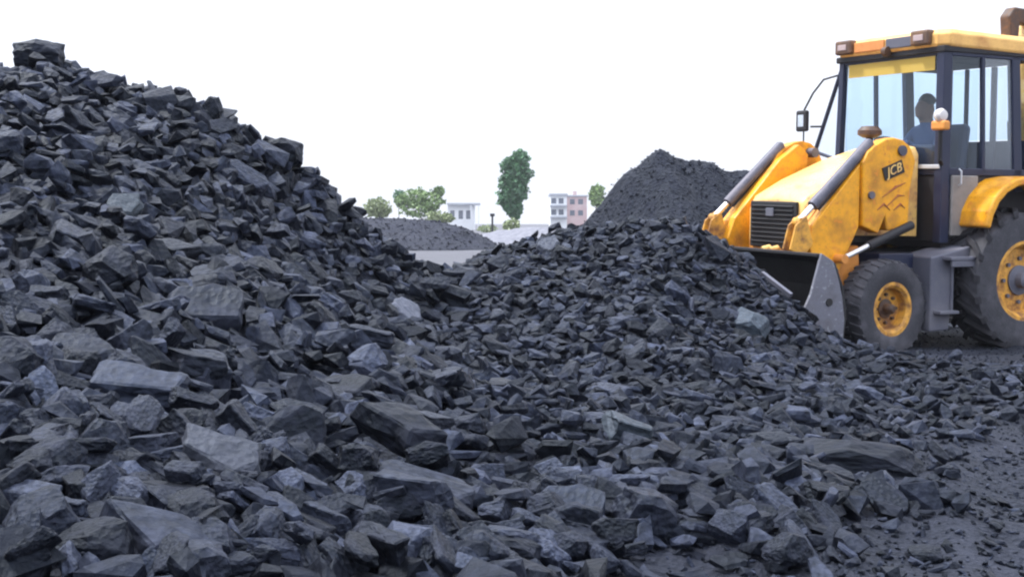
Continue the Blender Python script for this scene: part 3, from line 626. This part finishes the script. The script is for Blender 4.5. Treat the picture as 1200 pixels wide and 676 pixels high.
# ------------------------------------------------------------------ backhoe loader (x forward, y to its left, z up)
L = empty('backhoe_loader', LO); L.rotation_euler = LM.to_euler()
tag(L, 'dusty yellow backhoe loader with its front bucket pushed into the coal', 'backhoe loader')
def wheel(name, c, rad, wid, rimr, side, front, steer=0):
    wroot = empty(name, c, L); wroot.rotation_euler = (0, 0, steer)
    h = wid / 2; t = MB(); so = h * 1.0
    prof = [(rimr, -h * .8), (rimr + .03, -h * .98), (rad * .8, -h * 1.05), (rad * (.93 if front else .915), -h * .97), (rad * (.965 if front else .935), -h * .8), (rad * (.972 if front else .935), 0), (rad * (.965 if front else .935), h * .8), (rad * (.93 if front else .915), h * .97), (rad * .8, h * 1.05), (rimr + .03, h * .98), (rimr, h * .8)]
    t.lathe(prof, (0, 0, 0), 64).build('tyre', M['tyre'], wroot, smooth=True)
    tr = MB(); n = 30 if front else 20
    for k in range(n):
        for sd in (-1, 1):
            a = 2 * math.pi * (k + (.5 if sd > 0 else 0)) / n
            if front:
                rings = []
                for (yy, da, r0) in ((sd * h * .12, 0.03, rad * .96), (sd * h * .98, -.03, rad * .93)):
                    rr_ = rad * (1.0 if abs(yy) < h * .5 else .975); hw = .36 * math.pi / n
                    rings.append([(rr * math.cos(a + da + q), yy, rr * math.sin(a + da + q)) for rr, q in ((r0, -hw), (rr_, -hw * .85), (rr_, hw * .85), (r0, hw))])
                tr.loft(rings)
            else:
                rings = []
                for (yy, da) in ((-sd * h * .06, .16), (sd * h * .5, .06), (sd * h * 1.0, -.10), (sd * h * 1.05, -.12)):
                    rr_ = rad * (1.0 if abs(yy) < h * .8 else (.985 if abs(yy) < h * 1.02 else .93)); r0 = rad * .92 if abs(yy) < h * 1.02 else rad * .88; hw = .30 * math.pi / n
                    rings.append([(rr * math.cos(a + da + q), yy, rr * math.sin(a + da + q)) for rr, q in ((r0, -hw * 1.2), (rr_, -hw), (rr_, hw), (r0, hw * 1.2))])
                tr.loft(rings)
    tr.build('tread', M['tread'] if not front else M['tyre'], wroot, bevel=.006)
    o = side * h; dp = .62 if front else .35      # dished rim
    rp = [(rimr + .015, o * .82), (rimr + .03, o * .96), (rimr - .005, o * .96), (rimr - .03, o * .8), (rimr * .84, o * (.82 - dp)), (rimr * .45, o * (.86 - dp)), (0, o * (.86 - dp)), (0, o * (.6 - dp)), (rimr * .9, o * (.5 - dp))]
    MB().lathe(rp, (0, 0, 0), 48).build('rim', M['rim'], wroot, smooth=True)
    hb = MB(); q = rimr * .4
    hb.lathe([(0, o * (.8 - dp)), (q, o * (.8 - dp)), (q, o * (.95 - dp)), (q * .55, o * (1.0 - dp)), (q * .5, o * (1.0 - dp) + side * .07), (q * .3, o * (1.0 - dp) + side * .09), (0, o * (1.0 - dp) + side * .09)], (0, 0, 0), 20)
    for k in range(8):
        a = 2 * math.pi * k / 8; x, z = math.cos(a) * q * 1.45, math.sin(a) * q * 1.45
        hb.tube([(x, o * (.84 - dp), z), (x, o * (.84 - dp) + side * .03, z)], .016 if front else .02, 6)
    hb.build('hub', M['hub'] if front else M['grey'], wroot, smooth=True)
wheel('front_wheel', (1.56, .815, .455), .46, .27, .225, 1, True, R(6))
wheel('front_wheel', (1.56, -.815, .455), .46, .27, .225, -1, True, R(6))
wheel('rear_wheel', (.03, .89, .70), .70, .43, .36, 1, False)
wheel('rear_wheel', (.03, -.89, .70), .70, .43, .36, -1, False)
# chassis
c = MB(); c.box((-.9, -.28, .55), (2.15, .28, .95)); c.box((-.1, -.62, .55), (.16, .62, .85)); c.box((1.48, -.66, .38), (1.64, .66, .54)); c.box((-.9, -.45, .5), (-.6, .45, 1.1))
c.build('chassis', M['dark'], L, .015)
# step box under the cab, on both sides
for sd in (1, -1):
    y0, y1 = sd * .55, sd * .95
    MB().prism([(1.10, .93), (.60, 1.03), (.60, .95), (.80, .84), (.86, .24), (1.10, .23)], y0, y1).build('side_tank', M['grey'], L, .015)
    st = MB(); st.box((.58, sd * .72, .9), (.96, sd * 1.06, .935)); st.box((.60, sd * 1.03, .84), (.94, sd * 1.055, .9)); st.build('step', M['grey'], L, .008)
    st = MB()
    st.box((.82, sd * .9, .40), (1.06, sd * 1.04, .43)); st.box((.83, sd * .93, .40), (.86, sd * .97, .9)); st.build('step', M['grey'], L, .006)
MB().box((1.10, .42, .75), (1.52, .72, .955)).build('battery_box', M['frame'], L, .012)
MB().box((1.10, -.72, .75), (1.52, -.42, .955)).build('battery_box', M['frame'], L, .012)
# hood
hd = MB(); rings = []
for (x, z, hw, hh) in ((.83, 2.0, .47, .9), (1.3, 1.86, .47, .75), (1.8, 1.66, .46, .55), (2.12, 1.50, .44, .45), (2.17, 1.44, .42, .40)):
    rings.append([(x, -hw, z - hh), (x, -hw, z - .10), (x, -hw * .90, z - .025), (x, -hw * .5, z), (x, 0, z + .008), (x, hw * .5, z), (x, hw * .90, z - .025), (x, hw, z - .10), (x, hw, z - hh)])
hood = hd.loft(rings).build('hood', M['hood'], L, .01, smooth=True)
MB().box((.9, -.475, 1.3), (1.5, -.455, 1.62)).build('side_panel', M['dark'], L, .004)
# grille and nose
MB().box((2.05, -.44, .80), (2.165, .44, 1.06)).build('nose', M['rust'], L, .02)
gr = MB().box((2.15, -.37, .98), (2.20, .34, 1.425)).build('grille', M['black'], L, .012)
sl_ = MB()
for k in range(9): sl_.box((2.20, -.33, 1.02 + k * .043), (2.213, .30, 1.04 + k * .043), ('Y', .5))
sl_.build('slats', M['dark'], gr)
MB().box((2.205, -.10, 1.28), (2.222, .02, 1.36)).build('badge', M['grey'], gr, .006)
# roof, lamps
rf = MB(); rg_ = []
for (z, e, r_) in ((2.92, 0, 0), (2.945, .02, 0), (3.05, .02, 0), (3.10, -.03, 0)):
    x0, x1, yy = -.75 - e, .82 + e, .77 + e
    rg_.append([(x1 - .07, -yy, z), (x1, -yy + .1, z), (x1 + .01, 0, z + .0), (x1, yy - .1, z), (x1 - .07, yy, z), (x0 + .07, yy, z - .03), (x0, yy - .1, z - .03), (x0, -yy + .1, z - .03), (x0 + .07, -yy, z - .03)])
roof = rf.loft(rg_).build('roof', M['roof'], L, .012)
MB().box((.05 - .78, -.775, 2.872), (.83, .775, 2.935)).build('roof_rail', M['dark'], L, .01)
for yc in (-.60, .50):
    lb = MB().box((.80, yc - .12, 2.95), (.90, yc + .12, 3.095)).build('work_lamp', M['brown'], L, .02)
    MB().box((.898, yc - .065, 2.99), (.91, yc + .065, 3.05)).build('lens', M['lens'], lb, .01)
MB().box((.835, -.46, 2.955), (.865, -.02, 3.06)).build('front_panel', M['orange_panel'], L, .008)
MB().box((.835, .0, 2.955), (.86, .36, 3.06)).build('front_panel', M['grey'], L, .008)
MB().lathe([(0, -.03), (.05, -.03), (.05, .03), (0, .03)], (.87, .03, 2.93), 16).build('horn', M['hub'], L)
# cab frame
cf = MB()
def bar(a, b, r=.03): cf.tube([a, b], r, 6)
def post(x, y, z0, z1, dx=0, w_=.05, wy=.05):
    cf.prism([(x - w_ + dx, z0), (x + w_ + dx, z0), (x + w_, z1), (x - w_, z1)], y - wy, y + wy)
post(.765, -.72, 1.75, 2.9, .04, .035, .035); post(.76, .71, 1.05, 2.9, .0, .055, .05)
post(-.12, .73, 1.55, 2.9, -.08, .055, .035); post(-.12, -.73, 1.55, 2.9, -.08, .055, .035)
post(-.68, .70, 1.5, 2.88, 0, .04, .04); post(-.68, -.70, 1.5, 2.88, 0, .04, .04)
for sd in (1, -1):
    post(.31, sd * .745, 1.72, 2.88, -.04, .022, .02)
    cf.box((-.66, sd * .72, 1.70), (.72, sd * .765, 1.77)); cf.box((-.66, sd * .72, 2.84), (.72, sd * .765, 2.885))
cf.box((.74, -.70, 1.70), (.80, .66, 1.775)); cf.box((-.7, -.66, 1.55), (-.64, .66, 1.62)); cf.box((.74, -.68, 2.85), (.80, .66, 2.885))
cf.box((-.66, -.03, 1.6), (-.62, .03, 2.86)); cf.box((-.66, -.40, 1.6), (-.62, -.36, 2.86))
cf.build('cab_frame', M['frame'], L, .008)
MB().box((.80, .1, 1.76), (.825, .74, 1.80)).build('trim_rail', M['silver'], L, .006)
MB().box((.74, -.66, 1.06), (.785, .655, 1.70)).build('front_panel', M['dark'], L, .01)
MB().box((.36, .755, 1.12), (.70, .785, 1.70)).build('door', M['panel'], L, .012)
lo = MB(); lo.box((-.64, .70, 1.12), (.36, .75, 1.70)); lo.box((-.64, -.75, 1.12), (.70, -.70, 1.70)); lo.box((-.7, -.7, 1.0), (.75, .7, 1.1)); lo.box((-.70, -.66, 1.1), (-.66, .66, 1.55))
MB().box((-.69, -.66, 1.55), (-.65, .66, 2.08)).build('rear_panel', M['frame'], L, .01)
lo.build('cab_body', M['dark'], L, .01)
MB().tube([(.62, .79, 1.60), (.62, .82, 1.62), (.62, .82, 1.74), (.62, .79, 1.76)], .009, 6).build('door_handle', M['silver'], L)
# glazing
ws = MB().box((.775, -.69, 1.78), (.781, .66, 2.85)).build('windshield', M['glass'], L)
MB().box((.783, -.62, 2.71), (.787, .61, 2.845)).build('sun_strip', M['visor'], ws)
MB().box((.35, .742, 1.77), (.70, .748, 2.84)).build('door_window', M['glass'], L)
MB().prism([(-.06, 2.84), (.28, 2.84), (.24, 1.77), (-.12, 1.77)], .742, .748).build('side_window', M['glass_pale'], L)
MB().box((.70 - 1.34, -.748, 1.77), (.70, -.742, 2.84)).build('side_window', M['glass'], L)
MB().box((-.645, -.66, 2.09), (-.64, .66, 2.85)).build('rear_window', M['glass'], L)
# open quarter pane on the far front corner
qp = MB().tube([(.76, -.77, 2.80), (.80, -1.12, 1.95)], .022, 8).tube([(.80, -1.12, 1.95), (.80, -.75, 1.86)], .018, 8).build('quarter_frame', M['frame'], L)
q_ = MB(); A = [(.765, -.78, 2.72), (.80, -1.10, 1.96), (.80, -.77, 1.88)]
vs_ = [q_.bm.verts.new(p) for p in A] + [q_.bm.verts.new((p[0] - .006, p[1], p[2])) for p in A]
q_.bm.faces.new(vs_[:3]); q_.bm.faces.new(vs_[3:][::-1])
for i in range(3): q_.bm.faces.new((vs_[i], vs_[(i + 1) % 3], vs_[3 + (i + 1) % 3], vs_[3 + i]))
q_.build('pane', M['glass_pale'], qp)
# mirrors
mr = MB().tube([(.76, -.80, 2.76), (.82, -.98, 2.72), (.86, -1.10, 2.58), (.88, -1.22, 2.40)], .011, 8).tube([(.86, -1.13, 2.22), (.8, -1.02, 2.22)], .011, 8).tube([(.88, -1.22, 2.2), (.88, -1.22, 1.93), (.82, -1.02, 1.90)], .009, 8).build('mirror_bracket', M['dark'], L)
MB().box((.85, -1.34, 2.17), (.90, -1.16, 2.40)).build('mirror_housing', M['dark'], mr, .02)
MB().box((.895, -1.30, 2.22), (.903, -1.205, 2.35)).build('mirror_glass', M['mirror'], mr, .004)
mr = MB().tube([(.80, .74, 1.80), (.90, .82, 1.84), (.92, .84, 2.15)], .022, 8).build('mirror_bracket', M['dark'], L)
MB().box((.88, .75, 2.12), (.96, .93, 2.21)).build('lamp_body', M['rust'], mr, .02)
sp = MB(); sp.lathe([(0, -.065), (.04, -.055), (.062, -.025), (.068, .01), (.05, .04), (0, .055)], (.92, .84, 2.26), 20); sp.build('lamp_lens', M['white'], mr, smooth=True)
# exhaust with cap on the hood
MB().tube([(1.30, .30, 1.80), (1.30, .30, 2.06)], .035, 12).build('exhaust_pipe', M['dark'], L)
ex = MB(); ex.tube([(1.30, .30, 2.05), (1.30, .30, 2.08), (1.30, .30, 2.12), (1.30, .30, 2.16), (1.30, .30, 2.165)], [.06, .115, .115, .08, .03], 20); ex.build('air_cleaner', M['hub'], L, smooth=True)
# fenders
for sd in (1, -1):
    y0, y1 = sd * .70, sd * 1.13
    out = [(.60, 1.22), (.57, 1.36), (.49, 1.50), (.38, 1.60), (.24, 1.67), (.05, 1.70), (-.25, 1.66), (-.5, 1.52)]
    inn = [(-.46, 1.47), (-.24, 1.60), (.04, 1.63), (.20, 1.60), (.33, 1.54), (.43, 1.45), (.50, 1.33), (.54, 1.20)]
    MB().prism(out + inn, y0, y1).build('fender', M['yellow'], L, .02)
# loader tower and arms
tower = [(1.76, 1.80), (1.70, 1.90), (1.62, 1.96), (1.50, 2.02), (1.39, 2.04), (1.28, 2.02), (1.19, 1.96), (1.12, 1.83), (1.15, 1.70), (1.18, 1.55), (1.20, 1.19), (1.45, 1.17), (1.48, 1.30), (1.56, 1.14), (1.74, 1.21)]
armp = [(1.50, 2.0), (1.74, 1.84), (2.28, 1.25), (2.36, 1.05), (2.32, .92), (2.14, .66), (1.98, .60), (1.86, .78), (1.74, 1.10), (1.68, 1.30), (1.40, 1.68), (1.38, 1.9)]
for sd in (1, -1):
    y0, y1 = (.60, .74) if sd > 0 else (-.74, -.60)
    tw = MB().prism(tower, y0, y1).build('loader_tower', M['yellow'], L, .014)
    a0, a1 = (.52, .68) if sd > 0 else (-.60, -.50)
    off = 0 if sd > 0 else .12
    a0, a1 = (.51, .597) if sd > 0 else (-.597, -.51)
    ar = MB().prism([(x, z) for x, z in armp], a0, a1).build('loader_arm', M['yellow'], L, .012)
    fl = MB().prism([(1.76, 1.795), (2.30, 1.22), (2.345, 1.04), (2.30, .93), (1.99, .79), (1.765, 1.20)], min(sd * .598, sd * .71), max(sd * .598, sd * .71)).build('arm_plate', M['yellow'], ar, .012)
    MB().prism([(2.10, .92), (1.72, 1.03), (1.70, .82), (1.84, .66), (2.00, .52), (2.14, .66)], min(sd * .56, sd * .66), max(sd * .56, sd * .66)).build('lower_arm', M['rust'], L, .012)
    for (x, z, r_) in ((1.30, 1.92, .05), (1.66, 1.50, .035), (2.08, .80, .04)):
        MB().tube([(x, sd * .5, z), (x, sd * .765, z)], r_, 14).build('pivot_pin', M['cyl'], tw if x < 2 else ar)
    # tilt cylinder on top of the arm, chrome rod at its foot
    yc = sd * .66
    tc_ = MB().tube([(1.60, yc, 2.0), (1.62, yc, 1.985), (2.27, yc, 1.395), (2.275, yc, 1.39)], [.03, .053, .053, .04], 14).build('tilt_cylinder', M['cyl'], L, smooth=True)
    MB().tube([(2.26, yc, 1.40), (2.42, yc, 1.255)], .03, 12).build('rod', M['chrome'], tc_, smooth=True)
    MB().tube([(2.42, yc - .05, 1.245), (2.42, yc + .05, 1.245)], .045, 12).build('rod_eye', M['rim'], tc_)
    MB().tube([(1.60, yc, 1.86), (1.85, yc + .0, 1.70), (2.05, yc, 1.50), (2.20, yc, 1.36)], .012, 6).build('hose', M['dark'], tc_)
    # lift cylinder low on the side
    yl = sd * .79
    lc_ = MB().tube([(1.20, yl, 1.225), (1.72, yl, 1.03)], .042, 12).build('lift_cylinder', M['dark'], L, smooth=True)
    MB().tube([(1.70, yl, 1.04), (2.0, yl, .925)], .026, 12).build('rod', M['chrome'], lc_, smooth=True)
    MB().tube([(2.02, sd * .68, .915), (2.02, sd * .83, .915)], .042, 12).build('rod_eye', M['rust'], lc_)
    # bucket linkage lugs
    lk = MB(); lk.prism([(2.38, 1.31), (2.50, 1.22), (2.56, 1.0), (2.40, .94), (2.30, 1.05)], sd * .60, sd * .62); lk.prism([(2.38, 1.31), (2.50, 1.22), (2.56, 1.0), (2.40, .94), (2.30, 1.05)], sd * .70, sd * .72)
    lk.build('bucket_link', M['rim'], L, .006)
    if sd > 0:
        # emblem: dark tilted plate, pale lettering
        em = MB().box((-.125, -.005, -.062), (.125, .005, .062)).build('emblem', M['black'], tw, .003)
        em.location = (1.40, .748, 1.735); em.rotation_euler = (0, R(20), 0)
        tx = bpy.data.curves.new('lettering', 'FONT'); tx.body = 'JCB'; tx.size = .12; tx.extrude = .003; tx.align_x = 'CENTER'; tx.align_y = 'CENTER'; tx.shear = .3
        to = bpy.data.objects.new('lettering_source', tx); C.objects.link(to)
        me = bpy.data.meshes.new_from_object(to.evaluated_get(bpy.context.evaluated_depsgraph_get())); bpy.data.objects.remove(to)
        me.materials.clear(); me.materials.append(M['hood'])
        lt = bpy.data.objects.new('lettering', me); C.objects.link(lt); lt.parent = em
        lt.matrix_local = Matrix(((-1, 0, 0, 0), (0, 0, 1, .008), (0, 1, 0, 0), (0, 0, 0, 1)))
        sc_ = MB()
        for (pts) in ([(1.52, 1.48), (1.36, 1.58), (1.24, 1.62)], [(1.46, 1.40), (1.33, 1.50), (1.25, 1.50)], [(1.58, 1.36), (1.50, 1.42), (1.42, 1.36)], [(1.38, 1.36), (1.30, 1.42), (1.24, 1.38)]):
            sc_.tube([(x, .739, z) for x, z in pts], [.006, .014, .005], 6)
        sc_.build('red_scrawl', M['red'], tw)
# cross tube between the arms
MB().tube([(1.95, -.55, .80), (1.95, .55, .80)], .06, 16).build('cross_tube', M['rust'], L)
for yy, zz in ((.20, 1.0), (.08, 1.02)): MB().tube([(2.25, yy, .93), (2.33, yy + .03, .99), (2.40, yy + .02, .97)], .028, 8).build('hose', M['hood'], L)
# bucket: back sheet, floor, side plates, lip
bk = MB(); back = [(2.52, .975), (2.38, .90), (2.28, .68), (2.24, .42), (2.28, .16), (2.40, .06), (2.95, .05)]; th = [(x - .03 if i < 5 else x, z - (.03 if i >= 5 else 0)) for i, (x, z) in enumerate(back)]
bk.prism(back + th[::-1], -1.12, 1.09); bkt = bk.build('bucket', M['black'], L, .005)
side = [(2.53, .99), (2.40, .92), (2.33, .74), (2.29, .60), (2.26, .40), (2.28, .12), (2.40, .03), (2.88, .05), (2.80, .22), (2.76, .41), (2.64, .63)]
for y0 in (1.09, -1.15):
    MB().prism(side, y0, y0 + .03).build('side_plate', M['plate'], bkt, .006)
    for (x, z) in ((2.44, .56), (2.60, .42)): MB().tube([(x, y0 - .006, z), (x, y0 + .04, z)], .035, 14).build('bolt_boss', M['black'], bkt)
MB().box((2.50, -1.12, .955), (2.56, 1.09, .985)).build('top_edge', M['dark'], bkt, .006)
MB().prism([(2.90, .045), (3.06, .035), (3.06, .05), (2.90, .075)], -1.12, 1.09).build('cutting_edge', M['plate'], bkt)
# cab interior
se = MB(); se.box((-.18, -.44, 1.50), (.34, .06, 1.62)); se.box((-.1, -.35, 1.1), (.2, -.02, 1.5)); seat = se.build('seat', M['seat'], L, .04)
MB().box((-.26, -.43, 1.6), (-.14, .05, 2.25), ('Y', R(-8))).build('backrest', M['seat'], seat, .05)
sw = MB(); cen = Vector((.52, -.2, 2.0)); axv = Vector((-.45, 0, .9)).normalized(); u = axv.orthogonal().normalized(); v_ = axv.cross(u)
ring = [cen + (u * math.cos(t) + v_ * math.sin(t)) * .19 for t in [2 * math.pi * k / 28 for k in range(29)]]
sw.tube(ring, .014, 8)
for k in range(3):
    t = 2 * math.pi * k / 3; sw.tube([cen, cen + (u * math.cos(t) + v_ * math.sin(t)) * .19], .012, 6)
stw = sw.build('steering_wheel', M['dark'], L); MB().tube([(.53, -.2, 1.98), (.66, -.2, 1.6), (.68, -.2, 1.1)], .035, 8).build('steering_column', M['frame'], L)
MB().box((.60, -.5, 1.10), (.73, .55, 2.0)).build('dashboard', M['frame'], L, .03)
for y_ in (.42, .36): lv = MB().tube([(.45, y_, 1.6), (.42, y_ + .02, 1.92)], .010, 6).tube([(.42, y_ + .02, 1.92), (.418, y_ + .02, 1.97)], .025, 8).build('control_lever', M['dark'], L)
# backhoe at the rear: kingpost frame, boom, dipper folded up
MB().box((-1.15, -.95, .55), (-.92, .95, .95)).build('backhoe_frame', M['yellow'], L, .02)
MB().box((-1.5, -.14, .5), (-1.13, .14, 1.15)).build('kingpost', M['yellow'], L, .02)
bm_ = [(-1.48, .85), (-1.30, .85), (-1.10, 1.7), (-1.02, 2.5), (-1.00, 3.15), (-1.14, 3.45), (-1.28, 3.40), (-1.30, 2.5), (-1.40, 1.7)]
MB().prism(bm_, -.10, .10).build('boom', M['hood'], L, .02)
MB().tube([(-1.0, .0, 1.2), (-.92, 0, 2.3)], .055, 12).build('boom_cylinder', M['dark'], L, smooth=True)
MB().prism([(-.90, 3.05), (-.79, 3.06), (-.76, 3.40), (-.84, 3.50), (-1.20, 3.48), (-1.22, 3.32), (-.92, 3.33)], -.07, .07).build('dipper_link', M['hub'], L, .02)
MB().prism([(-1.12, 3.45), (-1.30, 3.42), (-2.0, 1.5), (-1.9, 1.1), (-1.75, 1.15)], -.09, .09).build('dipper', M['yellow'], L, .02)
for sd in (1, -1):
    lg = MB().box((-1.12, sd * .88, .12), (-.98, sd * 1.0, 1.5)).build('stabiliser_leg', M['dark'], L, .01); MB().box((-1.2, sd * .80, .06), (-.9, sd * 1.1, .12)).build('foot_pad', M['dark'], lg)

# ------------------------------------------------------------------ the operator
def person():
    root = empty('person', LO); root.rotation_euler = LM.to_euler()
    tag(root, 'operator in dark navy clothes sitting at the wheel inside the loader cab', 'person')
    V = []; E = []; Rr = []
    def v(p, r, par=None):
        V.append(p); Rr.append(r)
        if par is not None: E.append((par, len(V) - 1))
        return len(V) - 1
    ox, oy = .02, -.2
    pel = v((ox, oy, 1.72), (.16, .13)); sp = v((ox + .02, oy, 1.92), (.14, .11), pel); ch = v((ox + .05, oy, 2.08), (.17, .12), sp); nk = v((ox + .07, oy, 2.25), (.06, .06), ch)
    h1 = v((ox + .10, oy, 2.33), (.075, .085), nk); h2 = v((ox + .10, oy, 2.43), (.09, .10), h1); v((ox + .09, oy, 2.51), (.05, .06), h2); v((ox + .205, oy, 2.38), (.012, .016), h2)
    for s_ in (1, -1):
        v((ox + .09, oy + s_ * .092, 2.40), (.012, .022), h2)
        sh = v((ox + .05, oy + s_ * .19, 2.17), (.07, .065), ch); elb = v((ox + .20, oy + s_ * .27, 1.93), (.05, .048), sh); wr = v((ox + .40, oy + s_ * .19, 1.99), (.032, .03), elb); pm = v((ox + .46, oy + s_ * .16, 2.03), (.04, .022), wr)
        for k in range(4): a = v((ox + .50, oy + s_ * (.135 + .018 * k), 2.05), (.009, .009), pm); v((ox + .52, oy + s_ * (.13 + .018 * k), 2.02), (.008, .008), a)
        v((ox + .47, oy + s_ * .11, 2.06), (.010, .010), pm)
        hp = v((ox + .06, oy + s_ * .10, 1.70), (.10, .09), pel); kn = v((ox + .47, oy + s_ * .16, 1.68), (.07, .065), hp); an = v((ox + .52, oy + s_ * .16, 1.24), (.045, .045), kn); v((ox + .64, oy + s_ * .16, 1.17), (.045, .035), an)
    me = bpy.data.meshes.new('body'); me.from_pydata(V, E, []); o = bpy.data.objects.new('body', me); C.objects.link(o); o.parent = root
    m = o.modifiers.new('skin', 'SKIN'); bmt, t, b = new_mat('operator_body'); tc = nd(t, 'ShaderNodeTexCoord'); sx_ = nd(t, 'ShaderNodeSeparateXYZ'); t.links.new(tc.outputs['Object'], sx_.inputs[0])
    g1 = nd(t, 'ShaderNodeMath', operation='GREATER_THAN'); t.links.new(sx_.outputs['Z'], g1.inputs[0]); g1.inputs[1].default_value = 2.255
    g2 = nd(t, 'ShaderNodeMath', operation='LESS_THAN'); t.links.new(sx_.outputs['Z'], g2.inputs[0]); g2.inputs[1].default_value = 1.8
    c1 = mixc(t, g1.outputs[0], (.05, .09, .2), (.2, .11, .07)); t.links.new(mixc(t, g2.outputs[0], c1, (.03, .03, .04)), b.inputs['Base Color']); b.inputs['Roughness'].default_value = .8; m.use_smooth_shade = True
    sv = me.skin_vertices[0].data
    for i, r in enumerate(Rr): sv[i].radius = r
    sv[0].use_root = True
    o.modifiers.new('sub', 'SUBSURF').render_levels = 2; me.materials.append(bmt)
    cap = MB(); cap.lathe([(0, -.09), (.045, -.08), (.075, -.03), (.08, .0), (.075, .03), (.045, .08), (0, .09)], (ox + .075, oy, 2.485), 20); cap.build('hair', M['hair'], root, smooth=True)
    fc = MB(); fc.tube([(ox + .13, oy, 2.29), (ox + .15, oy, 2.33), (ox + .15, oy, 2.40), (ox + .14, oy, 2.46)], [.03, .06, .068, .05], 16); fc.build('face', M['skin'], root, smooth=True)
    return root
person()
# pale timber-like bar resting in the coal before the bucket
x, y = hit(900, 330)
b0 = W(893, 320, 10.95); b1 = W(927, 346, 10.7)
bb = MB().tube([tuple(b0 * .5 + b1 * .5 + (b0 - b1) * .5), tuple(b0 * .5 + b1 * .5 - (b0 - b1) * .5)], .024, 4).build('bar', M['grey']); tag(bb, 'pale splintered bar sticking out of the coal against the dark bucket', 'bar')
